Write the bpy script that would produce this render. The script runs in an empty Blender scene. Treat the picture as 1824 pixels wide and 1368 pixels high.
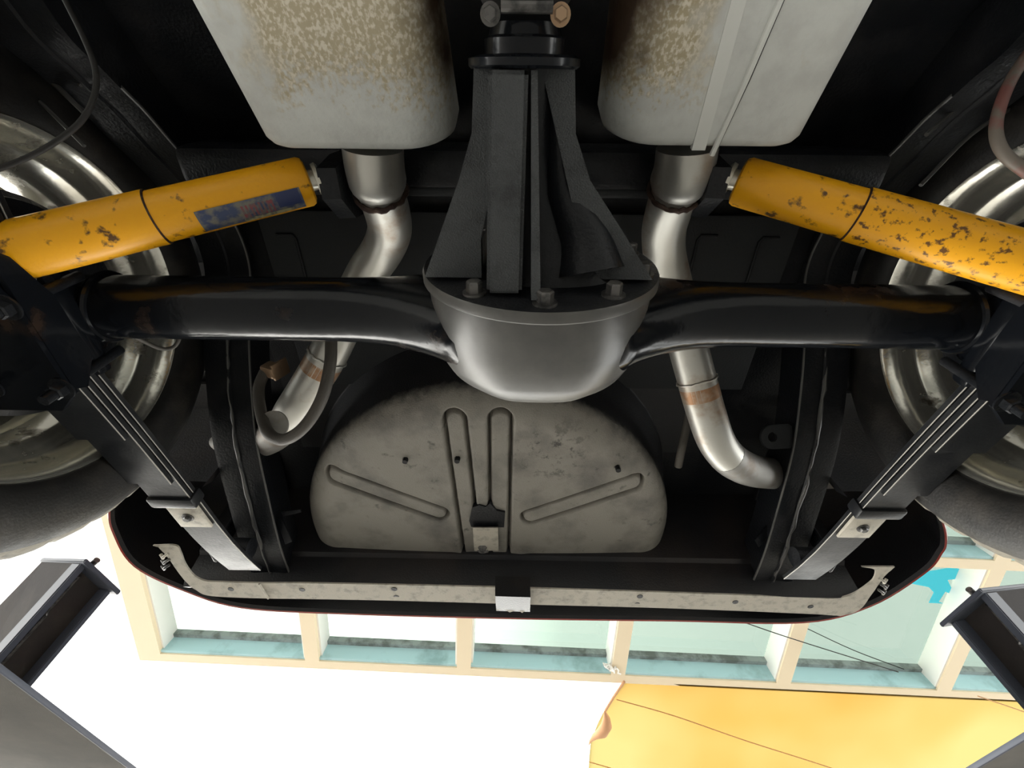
import bpy, bmesh, math, random
from mathutils import Vector, Matrix
random.seed(7)

# ------------------------------------------------------------------ camera, world, light
scene = bpy.context.scene
col = scene.collection
FPX = 800.0                                   # focal length in pixels of the 1824 x 1368 frame
PITCH, ROLL, YAW = math.radians(56), math.radians(1.34), math.radians(-0.64)
CAM = Vector((-0.017, -0.221, -0.476))        # origin of the scene = centre of the rear axle
FW = Vector((math.sin(YAW) * math.cos(PITCH), math.cos(YAW) * math.cos(PITCH), math.sin(PITCH)))
R0 = Vector((math.cos(YAW), -math.sin(YAW), 0)); U0 = R0.cross(FW)
RT = R0 * math.cos(ROLL) + U0 * math.sin(ROLL); UP = U0 * math.cos(ROLL) - R0 * math.sin(ROLL)
cam = bpy.data.cameras.new('camera'); camo = bpy.data.objects.new('camera', cam); col.objects.link(camo)
cam.sensor_fit = 'HORIZONTAL'; cam.sensor_width = 36.0; cam.lens = FPX / 1824.0 * 36.0
cam.clip_start = 0.02; cam.clip_end = 200
camo.matrix_world = Matrix(((RT.x, UP.x, -FW.x, CAM.x), (RT.y, UP.y, -FW.y, CAM.y), (RT.z, UP.z, -FW.z, CAM.z), (0, 0, 0, 1)))
scene.camera = camo
scene.view_settings.view_transform = 'Standard'; scene.view_settings.look = 'None'
scene.view_settings.gamma = 1.0; scene.view_settings.use_curve_mapping = False
scene.view_settings.exposure = 3.45

w = bpy.data.worlds.new('hazy_sky'); scene.world = w; w.use_nodes = True
nt = w.node_tree; nt.nodes.clear()
wo = nt.nodes.new('ShaderNodeOutputWorld'); bg = nt.nodes.new('ShaderNodeBackground')
tc = nt.nodes.new('ShaderNodeTexCoord'); dt = nt.nodes.new('ShaderNodeVectorMath'); dt.operation = 'DOT_PRODUCT'
dt.inputs[1].default_value = Vector((-0.62, 0.70, 0.36)).normalized()      # hazy sun low behind the car
nt.links.new(tc.outputs['Generated'], dt.inputs[0])
rp = nt.nodes.new('ShaderNodeValToRGB')
rp.color_ramp.elements[0].position = 0.35; rp.color_ramp.elements[0].color = (0.54, 0.545, 0.53, 1)
rp.color_ramp.elements[1].position = 1.0; rp.color_ramp.elements[1].color = (1.9, 1.85, 1.72, 1)
e = rp.color_ramp.elements.new(0.72); e.color = (0.70, 0.70, 0.67, 1)
nt.links.new(dt.outputs['Value'], rp.inputs['Fac']); nt.links.new(rp.outputs['Color'], bg.inputs['Color'])
bg.inputs['Strength'].default_value = 1.0
nt.links.new(bg.outputs[0], wo.inputs[0])

# ------------------------------------------------------------------ helpers
def ray(x, y): return FW + RT * ((x - 912) / FPX) - UP * ((y - 684) / FPX)
def at(x, y, D=None, X=None, Y=None, Z=None):
    """point of the place that the photo shows at pixel (x, y), at depth D or on a plane X, Y or Z"""
    d = ray(x, y)
    if X is not None: D = (X - CAM.x) / d.x
    if Y is not None: D = (Y - CAM.y) / d.y
    if Z is not None: D = (Z - CAM.z) / d.z
    return CAM + d * D

def mat(name, c, rough=.5, metal=0., c2=None, ns=30., lo=.45, hi=.62, bump=0., bs=400., spec=.5, coat=0.,
        stretch=(1, 1, 1), rough2=None, detail=6, c3=None, ns3=8., lo3=.5, hi3=.65, grad=None):
    m = bpy.data.materials.new(name); m.use_nodes = True; n = m.node_tree.nodes; l = m.node_tree.links
    b = n['Principled BSDF']
    b.inputs['Base Color'].default_value = (*c, 1); b.inputs['Roughness'].default_value = rough
    b.inputs['Metallic'].default_value = metal; b.inputs['Specular IOR Level'].default_value = spec
    b.inputs['Coat Weight'].default_value = coat; b.inputs['Coat Roughness'].default_value = .15
    t = n.new('ShaderNodeTexCoord'); mp = n.new('ShaderNodeMapping'); mp.inputs['Scale'].default_value = stretch
    l.new(t.outputs['Object'], mp.inputs['Vector'])
    def noise(s, d, lo, hi):
        z = n.new('ShaderNodeTexNoise'); z.inputs['Scale'].default_value = s; z.inputs['Detail'].default_value = d
        z.inputs['Roughness'].default_value = .6
        l.new(mp.outputs[0], z.inputs['Vector'])
        r = n.new('ShaderNodeMapRange'); r.inputs['From Min'].default_value = lo; r.inputs['From Max'].default_value = hi
        l.new(z.outputs['Fac'], r.inputs['Value']); return r.outputs[0]
    last = None
    def mix(a, cc, f):
        x = n.new('ShaderNodeMix'); x.data_type = 'RGBA'
        if a is None: x.inputs[6].default_value = (*c, 1)
        else: l.new(a, x.inputs[6])
        x.inputs[7].default_value = (*cc, 1); l.new(f, x.inputs[0]); return x.outputs[2]
    if c2:
        f = noise(ns, detail, lo, hi)
        if grad:                                   # (axis, from, to): dirt that is heavier towards one end of the thing
            sx = n.new('ShaderNodeSeparateXYZ'); l.new(t.outputs['Object'], sx.inputs[0])
            g = n.new('ShaderNodeMapRange'); g.inputs['From Min'].default_value = grad[1]; g.inputs['From Max'].default_value = grad[2]
            l.new(sx.outputs[grad[0]], g.inputs['Value'])
            mu = n.new('ShaderNodeMath'); mu.operation = 'MULTIPLY'; l.new(f, mu.inputs[0]); l.new(g.outputs[0], mu.inputs[1]); f = mu.outputs[0]
        last = mix(None, c2, f)
        if rough2 is not None:
            rr = n.new('ShaderNodeMapRange'); rr.inputs['To Min'].default_value = rough; rr.inputs['To Max'].default_value = rough2
            l.new(f, rr.inputs['Value']); l.new(rr.outputs[0], b.inputs['Roughness'])
    if c3: last = mix(last, c3, noise(ns3, 8, lo3, hi3))
    if last: l.new(last, b.inputs['Base Color'])
    if bump:
        z = n.new('ShaderNodeTexNoise'); z.inputs['Scale'].default_value = bs; z.inputs['Detail'].default_value = 3
        l.new(mp.outputs[0], z.inputs['Vector'])
        u = n.new('ShaderNodeBump'); u.inputs['Strength'].default_value = bump; u.inputs['Distance'].default_value = .002
        l.new(z.outputs['Fac'], u.inputs['Height']); l.new(u.outputs[0], b.inputs['Normal'])
    return m

def translucent(name, c, c2=None, transp=0.0, diff=.25):
    m = bpy.data.materials.new(name); m.use_nodes = True; n = m.node_tree.nodes; l = m.node_tree.links
    n.remove(n['Principled BSDF']); out = n['Material Output']
    tr = n.new('ShaderNodeBsdfTranslucent'); df = n.new('ShaderNodeBsdfDiffuse')
    tr.inputs[0].default_value = (*c, 1); df.inputs[0].default_value = (*c, 1)
    if c2:
        t = n.new('ShaderNodeTexCoord'); z = n.new('ShaderNodeTexNoise'); z.inputs['Scale'].default_value = .5; z.inputs['Detail'].default_value = 3
        l.new(t.outputs['Object'], z.inputs['Vector'])
        r = n.new('ShaderNodeMapRange'); r.inputs['From Min'].default_value = .4; r.inputs['From Max'].default_value = .62; l.new(z.outputs['Fac'], r.inputs['Value'])
        x = n.new('ShaderNodeMix'); x.data_type = 'RGBA'; x.inputs[6].default_value = (*c, 1); x.inputs[7].default_value = (*c2, 1); l.new(r.outputs[0], x.inputs[0])
        l.new(x.outputs[2], tr.inputs[0]); l.new(x.outputs[2], df.inputs[0])
    mx = n.new('ShaderNodeMixShader'); mx.inputs[0].default_value = diff
    l.new(tr.outputs[0], mx.inputs[1]); l.new(df.outputs[0], mx.inputs[2]); last = mx.outputs[0]
    if transp:
        tp = n.new('ShaderNodeBsdfTransparent'); m2 = n.new('ShaderNodeMixShader'); m2.inputs[0].default_value = transp
        l.new(last, m2.inputs[1]); l.new(tp.outputs[0], m2.inputs[2]); last = m2.outputs[0]
    l.new(last, out.inputs[0]); return m

def glass(name, tint):
    m = bpy.data.materials.new(name); m.use_nodes = True; n = m.node_tree.nodes; l = m.node_tree.links
    n.remove(n['Principled BSDF']); out = n['Material Output']
    tp = n.new('ShaderNodeBsdfTransparent'); tp.inputs[0].default_value = (*tint, 1)
    gl = n.new('ShaderNodeBsdfGlossy'); gl.inputs['Roughness'].default_value = .05
    mx = n.new('ShaderNodeMixShader'); mx.inputs[0].default_value = .05
    l.new(tp.outputs[0], mx.inputs[1]); l.new(gl.outputs[0], mx.inputs[2]); l.new(mx.outputs[0], out.inputs[0])
    return m

def tag(o, label=None, cat=None, group=None, kind=None):
    if label: o['label'] = label
    if cat: o['category'] = cat
    if group: o['group'] = group
    if kind: o['kind'] = kind
    return o
def empty(name, loc=(0, 0, 0)):
    o = bpy.data.objects.new(name, None); o.location = loc; o.empty_display_size = .1; col.objects.link(o); return o

def link(name, bm, m, parent=None, label=None, angle=35, recalc=True):
    if recalc: bmesh.ops.recalc_face_normals(bm, faces=bm.faces)
    ca = math.radians(angle)
    for f in bm.faces: f.smooth = True
    for e_ in bm.edges:
        if len(e_.link_faces) == 2 and e_.calc_face_angle(0) > ca: e_.smooth = False
    me = bpy.data.meshes.new(name); bm.to_mesh(me); bm.free()
    o = bpy.data.objects.new(name, me); col.objects.link(o)
    for mm in (m if isinstance(m, (list, tuple)) else [m]): me.materials.append(mm)
    if parent is not None: 
        o.parent = parent
        o.matrix_parent_inverse = parent.matrix_world.inverted() if parent.type != 'EMPTY' else Matrix.Translation(-parent.location)
    if label: o['label'] = label
    return o

def loft(bm, loops, closed=True, caps=True):
    vs = [[bm.verts.new(p) for p in lp] for lp in loops]
    n = len(loops[0])
    for a, b in zip(vs[:-1], vs[1:]):
        for i in range(n if closed else n - 1):
            j = (i + 1) % n
            try: bm.faces.new((a[i], a[j], b[j], b[i]))
            except ValueError: pass
    if caps and closed:
        for lp in (vs[0], vs[-1]):
            try: bm.faces.new(lp)
            except ValueError: pass
    return vs

def smooth_path(pts, n=8):
    pts = [Vector(p) for p in pts]; out = []
    q = [pts[0] * 2 - pts[1]] + pts + [pts[-1] * 2 - pts[-2]]
    for i in range(1, len(q) - 2):
        a, b, c, d = q[i - 1:i + 3]
        for k in range(n):
            t = k / n
            out.append(.5 * ((2 * b) + (c - a) * t + (2 * a - 5 * b + 4 * c - d) * t * t + (3 * b - a - 3 * c + d) * t ** 3))
    out.append(pts[-1]); return out

def tube(bm, pts, r, seg=16, caps=True):
    pts = [Vector(p) for p in pts]; n = len(pts)
    rs = r if isinstance(r, (list, tuple)) else [r] * n
    t0 = (pts[1] - pts[0]).normalized(); ref = Vector((0, 0, 1)) if abs(t0.z) < .9 else Vector((1, 0, 0))
    u = t0.cross(ref).normalized(); loops = []
    for i, p in enumerate(pts):
        t = (pts[min(i + 1, n - 1)] - pts[max(i - 1, 0)]).normalized()
        u = (u - t * u.dot(t)).normalized(); v = t.cross(u)
        loops.append([p + (u * math.cos(a) + v * math.sin(a)) * rs[i] for a in [2 * math.pi * k / seg for k in range(seg)]])
    return loft(bm, loops, True, caps)

def frame_axes(d):
    d = Vector(d).normalized(); ref = Vector((0, 0, 1)) if abs(d.z) < .9 else Vector((1, 0, 0))
    u = d.cross(ref).normalized(); return u, d.cross(u), d

def lathe(bm, prof, o, axis, seg=48, close=False):
    """prof: (distance along axis, radius)"""
    u, v, d = frame_axes(axis); o = Vector(o); loops = []
    for k in range(seg):
        a = 2 * math.pi * k / seg; e_ = u * math.cos(a) + v * math.sin(a)
        loops.append([o + d * s + e_ * r for s, r in prof])
    vs = [[bm.verts.new(p) for p in lp] for lp in loops]; n = len(prof)
    for k in range(seg):
        A, B = vs[k], vs[(k + 1) % seg]
        for i in range(n if close else n - 1):
            j = (i + 1) % n
            bm.faces.new((A[i], A[j], B[j], B[i]))
    return vs

def box(bm, c, s, bevel=0.0, rot=None, seg=2):
    r = bmesh.ops.create_cube(bm, size=1); vs = r['verts']
    mtx = Matrix.Translation(Vector(c)) @ (rot.to_4x4() if rot else Matrix()) @ Matrix.Diagonal((*s, 1))
    bmesh.ops.transform(bm, matrix=mtx, verts=vs)
    if bevel:
        es = list({e_ for v in vs for e_ in v.link_edges})
        bmesh.ops.bevel(bm, geom=es, offset=bevel, segments=seg, affect='EDGES', profile=.5)

def hull8(bm, p):           # p: four corners of one end, four of the other
    vs = [bm.verts.new(q) for q in p]
    for f in ((0, 1, 2, 3), (7, 6, 5, 4), (0, 4, 5, 1), (1, 5, 6, 2), (2, 6, 7, 3), (3, 7, 4, 0)): bm.faces.new([vs[i] for i in f])
    return vs

def prism(bm, poly, ext):
    a = [bm.verts.new(p) for p in poly]; b = [bm.verts.new(Vector(p) + Vector(ext)) for p in poly]; n = len(poly)
    bm.faces.new(a); bm.faces.new(b[::-1])
    for i in range(n): bm.faces.new((a[i], a[(i + 1) % n], b[(i + 1) % n], b[i]))

def bolt(bm, o, d, r=.009, h=.009, washer=True):
    u, v, d = frame_axes(d); o = Vector(o)
    if washer: tube(bm, [o, o + d * .002], r * 1.45, 20)
    ring = lambda s, rr: [o + d * s + (u * math.cos(a) + v * math.sin(a)) * rr for a in [math.pi / 3 * k for k in range(6)]]
    loft(bm, [ring(.002, r), ring(h, r), ring(h + .0015, r * .82)])

# ------------------------------------------------------------------ materials
BLK = mat('black_chassis_paint', (.007, .008, .010), .32, spec=.28, c2=(.018, .018, .020), ns=14, lo=.45, hi=.7, bump=.35, bs=260, rough2=.6)
BLKG = mat('black_gloss_axle_paint', (.005, .006, .008), .16, c2=(.05, .026, .012), ns=9, lo=.60, hi=.75, bump=.2, bs=45, rough2=.6, spec=.24)
HOUS = mat('black_housing_paint_rubbed', (.055, .054, .052), .3, c2=(.09, .087, .081), ns=12, lo=.4, hi=.65, bump=.1, bs=90, rough2=.4, spec=.6)
CAST = mat('black_cast_iron_lit', (.058, .062, .064), .55, c2=(.03, .032, .034), ns=20, lo=.5, hi=.7, bump=.6, bs=700, spec=.3)  # webs and ribs: same black as the carrier, painted lighter as if lit
PANEL = mat('dark_grey_sheet_steel', (.026, .028, .030), .6, spec=.3, c2=(.025, .026, .028), ns=6, lo=.45, hi=.7, bump=.2, bs=300)
DUSTY = mat('dusty_grey_undercoat', (.255, .238, .208), .5, c2=(.12, .112, .10), ns=11, lo=.46, hi=.72, bump=.35, bs=420, c3=(.06, .055, .05), ns3=34, lo3=.62, hi3=.74)
LIP = mat('dusty_cream_flange', (.46, .425, .355), .6, c2=(.24, .22, .185), ns=60, lo=.5, hi=.75, bump=.4, bs=500)
RED = mat('red_body_paint', (.30, .035, .025), .3, coat=.5)
INNER = mat('black_inner_skin', (.014, .014, .016), .36, spec=.4, c2=(.03, .024, .022), ns=5, lo=.5, hi=.7, bump=.3, bs=300)
YEL = mat('yellow_shock_paint', (.80, .37, .006), .38, c2=(.10, .045, .012), ns=55, lo=.585, hi=.66, bump=.12, bs=200, detail=5, spec=.4)
YELD = mat('yellow_shock_paint_rusty', (.80, .37, .006), .38, c2=(.13, .055, .012), ns=130, lo=.555, hi=.64, bump=.12, bs=200, detail=4, spec=.4)
STEEL = mat('aluminised_exhaust_steel', (.50, .49, .45), .38, .75, c2=(.30, .19, .11), ns=13, lo=.52, hi=.72, bump=.06, bs=60, rough2=.5)
STEELD = mat('grey_exhaust_steel', (.27, .26, .24), .5, .5, c2=(.16, .12, .09), ns=16, lo=.5, hi=.7, bump=.1, bs=90)
HEAT = mat('heat_tinted_weld', (.10, .065, .05), .5, .6, c2=(.05, .03, .025), ns=60, bump=.8, bs=300)
HEATB = mat('heat_tinted_steel', (.36, .20, .11), .42, .6, c2=(.45, .38, .30), ns=30)
def muffler_mat(name, y0, soot_shade_x0, soot_shade_x1, amount, gx0, gx1):
    """silver paint with a brown heat deposit that breaks up into specks, and soot mixed with painted shade on the side next to the shaft"""
    m = mat(name, (.56, .575, .55), .55, bump=.3, bs=170, spec=.3, c2=(.50, .51, .49), ns=30)
    n = m.node_tree.nodes; l = m.node_tree.links; b = n['Principled BSDF']
    base = b.inputs['Base Color'].links[0].from_socket
    t = n.new('ShaderNodeTexCoord'); sp_ = n.new('ShaderNodeSeparateXYZ'); l.new(t.outputs['Object'], sp_.inputs[0])
    mp = n.new('ShaderNodeMapping'); mp.inputs['Scale'].default_value = (1, .75, .75); l.new(t.outputs['Object'], mp.inputs[0])
    def nz(sc, d):
        z = n.new('ShaderNodeTexNoise'); z.inputs['Scale'].default_value = sc; z.inputs['Detail'].default_value = d; l.new(mp.outputs[0], z.inputs['Vector']); return z.outputs['Fac']
    def op(o, a, b_):
        x = n.new('ShaderNodeMath'); x.operation = o
        for k, v in enumerate((a, b_)):
            if isinstance(v, (int, float)): x.inputs[k].default_value = v
            else: l.new(v, x.inputs[k])
        return x.outputs[0]
    def mr(v, a, b_):
        x = n.new('ShaderNodeMapRange'); x.inputs['From Min'].default_value = a; x.inputs['From Max'].default_value = b_; l.new(v, x.inputs['Value']); return x.outputs[0]
    def mixc(a, c, f):
        x = n.new('ShaderNodeMix'); x.data_type = 'RGBA'; l.new(a, x.inputs[6]); x.inputs[7].default_value = (*c, 1); l.new(f, x.inputs[0]); return x.outputs[2]
    g = op('MULTIPLY', op('SUBTRACT', y0, sp_.outputs['Y']), 7.0)                      # grows forwards
    v = op('ADD', op('ADD', op('MULTIPLY', nz(230, 3), .75), op('MULTIPLY', nz(22, 4), .45)), g)
    gx = op('ADD', mr(sp_.outputs['X'], gx0, gx1), op('MULTIPLY', op('SUBTRACT', nz(60, 5), .5), 1.4))
    f1 = op('MULTIPLY', op('MULTIPLY', mr(v, .60, .80), mr(gx, .2, .8)), amount)
    c1 = mixc(base, (.38, .315, .19), f1)
    f2 = op('MULTIPLY', mr(nz(330, 4), .47, .62), f1)
    c1 = mixc(c1, (.66, .62, .52), f2)
    so = op('ADD', mr(sp_.outputs['X'], soot_shade_x0, soot_shade_x1), op('MULTIPLY', op('SUBTRACT', nz(40, 5), .5), .9))
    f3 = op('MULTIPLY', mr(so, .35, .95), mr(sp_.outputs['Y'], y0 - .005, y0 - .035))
    c1 = mixc(c1, (.05, .03, .018), f3)  # soot together with shade put into the colour
    l.new(c1, b.inputs['Base Color']); return m
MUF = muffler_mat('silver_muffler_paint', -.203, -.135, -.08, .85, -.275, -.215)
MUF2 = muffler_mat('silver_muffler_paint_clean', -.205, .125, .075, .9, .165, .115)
def well_mat():
    """dust on the flat bottom of the well, black paint on its wall, one dark cracked stain"""
    n = DUSTY.node_tree.nodes; l = DUSTY.node_tree.links; b = n['Principled BSDF']; base = b.inputs['Base Color'].links[0].from_socket
    t = n.new('ShaderNodeTexCoord'); sp_ = n.new('ShaderNodeSeparateXYZ'); l.new(t.outputs['Object'], sp_.inputs[0])
    z = n.new('ShaderNodeTexNoise'); z.inputs['Scale'].default_value = 70; z.inputs['Detail'].default_value = 6; l.new(t.outputs['Object'], z.inputs['Vector'])
    def mr(v, a, b_):
        x = n.new('ShaderNodeMapRange'); x.inputs['From Min'].default_value = a; x.inputs['From Max'].default_value = b_; l.new(v, x.inputs['Value']); return x.outputs[0]
    ad = n.new('ShaderNodeMath'); ad.operation = 'MULTIPLY_ADD'; l.new(z.outputs['Fac'], ad.inputs[0]); ad.inputs[1].default_value = .03; l.new(sp_.outputs['Z'], ad.inputs[2])
    x = n.new('ShaderNodeMix'); x.data_type = 'RGBA'; l.new(base, x.inputs[6]); x.inputs[7].default_value = (.014, .014, .016, 1); l.new(mr(ad.outputs[0], .134, .158), x.inputs[0])
    c = at(985, 808, Z=.1); ds = n.new('ShaderNodeVectorMath'); ds.operation = 'DISTANCE'; l.new(t.outputs['Object'], ds.inputs[0]); ds.inputs[1].default_value = c
    mu = n.new('ShaderNodeMath'); mu.operation = 'MULTIPLY'; l.new(mr(ds.outputs['Value'], .085, .02), mu.inputs[0])
    v = n.new('ShaderNodeTexNoise'); v.inputs['Scale'].default_value = 38; v.inputs['Detail'].default_value = 8; v.inputs['Roughness'].default_value = .75; l.new(t.outputs['Object'], v.inputs['Vector']); l.new(mr(v.outputs['Fac'], .52, .60), mu.inputs[1])
    y = n.new('ShaderNodeMix'); y.data_type = 'RGBA'; l.new(x.outputs[2], y.inputs[6]); y.inputs[7].default_value = (.045, .042, .038, 1); l.new(mu.outputs[0], y.inputs[0])
    l.new(y.outputs[2], b.inputs['Base Color'])
well_mat()
SEAMW = mat('muffler_fold_seam', (.62, .63, .60), .5)
RIM = mat('worn_silver_rim', (.78, .76, .68), .18, .85, c2=(.14, .12, .09), ns=24, lo=.56, hi=.70, bump=.15, bs=60, rough2=.45)
RUB = mat('black_tyre_rubber', (.013, .0125, .012), .5, spec=.3, c2=(.04, .035, .03), ns=18, lo=.48, hi=.75, bump=.2, bs=300)
TREAD = mat('dusty_tread_rubber', (.17, .155, .12), .75, c2=(.06, .055, .048), ns=30, lo=.5, hi=.7, bump=.3, bs=300)
HOSE = mat('grey_rubber_hose', (.07, .062, .052), .6, bump=.2, bs=600)
HOSER = mat('red_brown_rubber_hose', (.16, .06, .05), .55, c2=(.13, .11, .09), ns=25, lo=.45, hi=.55)
BRASS = mat('brass_fitting', (.40, .27, .17), .4, .7)
BOLT = mat('worn_bolt_steel', (.13, .125, .12), .4, .6, c2=(.04, .04, .04), ns=80)
WORN = mat('worn_spring_edge', (.20, .19, .17), .4, .5)
ZINC = mat('zinc_stud', (.6, .58, .5), .35, .7)
LEAF = mat('black_spring_steel', (.012, .013, .015), .34, spec=.28, c2=(.02, .021, .022), ns=20, lo=.45, hi=.7, bump=.15, bs=200, rough2=.5)
LIFT = mat('dark_lift_steel', (.055, .049, .048), .75, spec=.12, c2=(.075, .066, .06), ns=7, bump=.15, bs=300)
LIFTG = mat('grey_lift_steel', (.17, .165, .155), .8, spec=.12, c2=(.21, .20, .185), ns=6, lo=.4, hi=.65, bump=.2, bs=400)
LIFTB = mat('worn_blue_grey_edge', (.085, .095, .125), .5, spec=.25)
CREAM = mat('cream_window_paint', (.78, .66, .47), .6, bump=.05, bs=40)
WHITEP = mat('white_window_paint', (.85, .84, .80), .6)
BLUEP = mat('pale_blue_ledge_paint', (.46, .70, .75), .6, c2=(.30, .48, .51), ns=4, lo=.5, hi=.68)
GREYP = mat('grey_putty', (.33, .38, .38), .7, c2=(.15, .17, .16), ns=9)
CONC = mat('grey_concrete', (.27, .262, .255), .8, c2=(.21, .205, .20), ns=2, bump=.1, bs=60)
GLASS = glass('sky_dimming_glass', (.31, .35, .325))  # tint added to hold down the brightness of the sky behind
SHEETW = translucent('white_roof_sheet', (.88, .88, .86))
AWN = translucent('yellow_awning_cloth', (.175, .142, .055), (.17, .098, .022))
AWNB = mat('brown_awning_backing', (.50, .27, .14), .8)
CYAN = translucent('cyan_plastic_film', (.22, .80, .95), transp=.1)
WALLM = mat('grey_wall_paint', (.30, .30, .29), .8)
WIRE = mat('dark_wire', (.018, .017, .016), .6, spec=.2)
CORD = mat('orange_brown_cord', (.42, .20, .06), .7)

# ------------------------------------------------------------------ setting
FLOOR_Z = -1.95
bm = bmesh.new(); box(bm, (0, 1.5, FLOOR_Z - .05), (18, 18, .1))
tag(link('floor', bm, CONC), 'grey concrete workshop floor under the lifted car', kind='structure')

bm = bmesh.new(); box(bm, (0, -3.6, .0), (18, .1, 3.9)); tag(link('wall_front_blocker', bm, WALLM), 'unseen grey workshop wall added in front of the car to cut light', kind='structure')  # out of view, added to cut light from the front
bm = bmesh.new(); box(bm, (0, -1.2, 2.0), (18, 4.9, .1)); tag(link('ceiling', bm, WALLM), 'unseen grey workshop ceiling added over the car to cut light', kind='structure')  # out of view, added to keep top light off the floor

# glazed roof behind the car: its own sloping frame of reference
S_O = at(290, 1165, D=3.2)
S_T = (at(1665, 1230, D=3.2) - S_O).normalized()
S_V = ray(920, 3200).normalized(); S_V = (S_V - S_T * S_V.dot(S_T)).normalized()
S_N = S_T.cross(S_V).normalized()
if S_N.z > 0: S_N = -S_N                      # downwards, into the workshop
def sw(u, v, h=0.0): return S_O + S_T * u + S_V * v - S_N * h       # h: height above the lower face
def suv(x, y, h=0.0):
    d = ray(x, y); o = S_O - S_N * h; t = (o - CAM).dot(S_N) / d.dot(S_N); p = CAM + d * t - o
    return p.dot(S_T), p.dot(S_V)
def sbox(bm, u0, u1, v0, v1, h0, h1):
    hull8(bm, [sw(u0, v0, h0), sw(u1, v0, h0), sw(u1, v1, h0), sw(u0, v1, h0), sw(u0, v0, h1), sw(u1, v0, h1), sw(u1, v1, h1), sw(u0, v1, h1)])
HB = .17
VNEAR = suv(1700, 1012)[1]
mx = [suv(x, y)[0] for x, y in ((285, 1165), (556, 1180), (826, 1190), (1101, 1202), (1396, 1217), (1682, 1230))]
bw = suv(838, 1190)[0] - suv(813, 1190)[0]
mx.append(mx[-1] + (mx[-1] - mx[-2])); 
bars = [mx[0] - .11] + mx[1:]
for k in range(len(bars)):
    nm = 'window_%d' % (k + 1)
    root = empty(nm, sw(bars[k], 0)); tag(root, kind='structure')
    u0 = bars[k] + bw / 2 if k else mx[0]
    u1 = (bars[k + 1] if k + 1 < len(bars) else bars[k] + 1.1) - bw / 2
    um = bars[k] - bw / 2 if k else mx[0] - .16
    for row, (va, vb) in enumerate(((VNEAR, 0.0), (VNEAR * 2 - .1, VNEAR - .07))):
        bm = bmesh.new(); sbox(bm, um, u0, va, vb, 0, HB); link('mullion', bm, [CREAM], root)
        bm = bmesh.new(); sbox(bm, u0 - .004, u0 + .012, va + .01, vb - .01, .03, HB); link('bar_side', bm, WHITEP, root)
        bm = bmesh.new(); sbox(bm, u1 - .012, u1 + .004, va + .01, vb - .01, .012, HB); link('bar_side', bm, WHITEP, root)
        bm = bmesh.new(); sbox(bm, u0, u1, vb - .02, vb, .012, HB); link('ledge', bm, BLUEP, root)
        bm = bmesh.new(); sbox(bm, u0, u1, vb - .05, vb - .02, HB - .045, HB); link('putty_strip', bm, GREYP, root)
        bm = bmesh.new(); sbox(bm, u0, u1, va, vb - .02, HB, HB + .006); link('pane', bm, GLASS, root)
ua, ub = mx[0] - .16, bars[-1] + 1.1
bm = bmesh.new(); sbox(bm, ua, ub, 0.0, .07, 0, HB); tag(link('trim_1', bm, CREAM), 'cream painted beam along the far end of the roof glazing', kind='structure')
bm = bmesh.new(); sbox(bm, ua, ub, VNEAR - .07, VNEAR, 0, HB); tag(link('trim_2', bm, CREAM), 'cream painted cross beam between the two rows of roof panes', kind='structure')

def spoly(name, pts, h, th, m):
    bm = bmesh.new(); prism(bm, [sw(u, v, h) for u, v in pts], -S_N * th); return link(name, bm, m)
seam = [suv(x, y) for x, y in ((1112, 1214), (1094, 1240), (1076, 1268), (1062, 1296), (1051, 1330), (1049, 1368))]
vfar = 3.4
tag(spoly('ceiling', [(ua - .0, .07), (seam[0][0], .07)] + seam[1:] + [(seam[-1][0] - .05, vfar), (ua - 3.2, vfar), (ua - 3.2, VNEAR * 2 - .2), (ua, VNEAR * 2 - .2)], .02, .01, SHEETW),
    'bright white translucent roof sheet beside and beyond the roof glazing', kind='structure')
# yellow awning: a slightly sagging cloth
bm = bmesh.new(); rows = []
NV = 24
for j in range(NV + 1):
    f = j / NV; v = .055 + (vfar - .055) * f ** 1.5
    us = seam[0][0]
    for (a, va_), (b, vb_) in zip(seam[:-1], seam[1:]):
        if va_ <= v <= vb_: us = a + (b - a) * (v - va_) / max(vb_ - va_, 1e-6)
    if v > seam[-1][1]: us = seam[-1][0] - .05 * (v - seam[-1][1]) / (vfar - seam[-1][1])
    rows.append([sw(us + (ub + .8 - us) * i / 30, v, .0 - .05 * math.sin(math.pi * f) * math.sin(math.pi * i / 30) + .012 * min(1, f * 6) * math.sin(i * .9 + 3 * f)) for i in range(31)])
vs = loft(bm, rows, closed=False, caps=False)
awn = link('awning', bm, AWN)
tag(awn, 'yellow cloth awning glowing with daylight past the far roof beam', 'awning')
def on_roof(x, y, h=-.02): return sw(*suv(x, y, h), h)
for pts in (((1098, 1246), (1200, 1275), (1330, 1320), (1480, 1368), (1640, 1425)), ((1049, 1357), (1120, 1378), (1300, 1432)), ((1742, 1240), (1824, 1268), (1900, 1296))):
    bm = bmesh.new(); tube(bm, smooth_path([on_roof(x, y, -.055) for x, y in pts], 5), .0035, 6); link('seam_cord', bm, CORD, awn)
bm = bmesh.new(); tube(bm, [on_roof(x, y, -.02) for x, y in ((1112, 1214), (1094, 1240), (1078, 1266))], .009, 8); link('edge_hem', bm, AWNB, awn)
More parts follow.
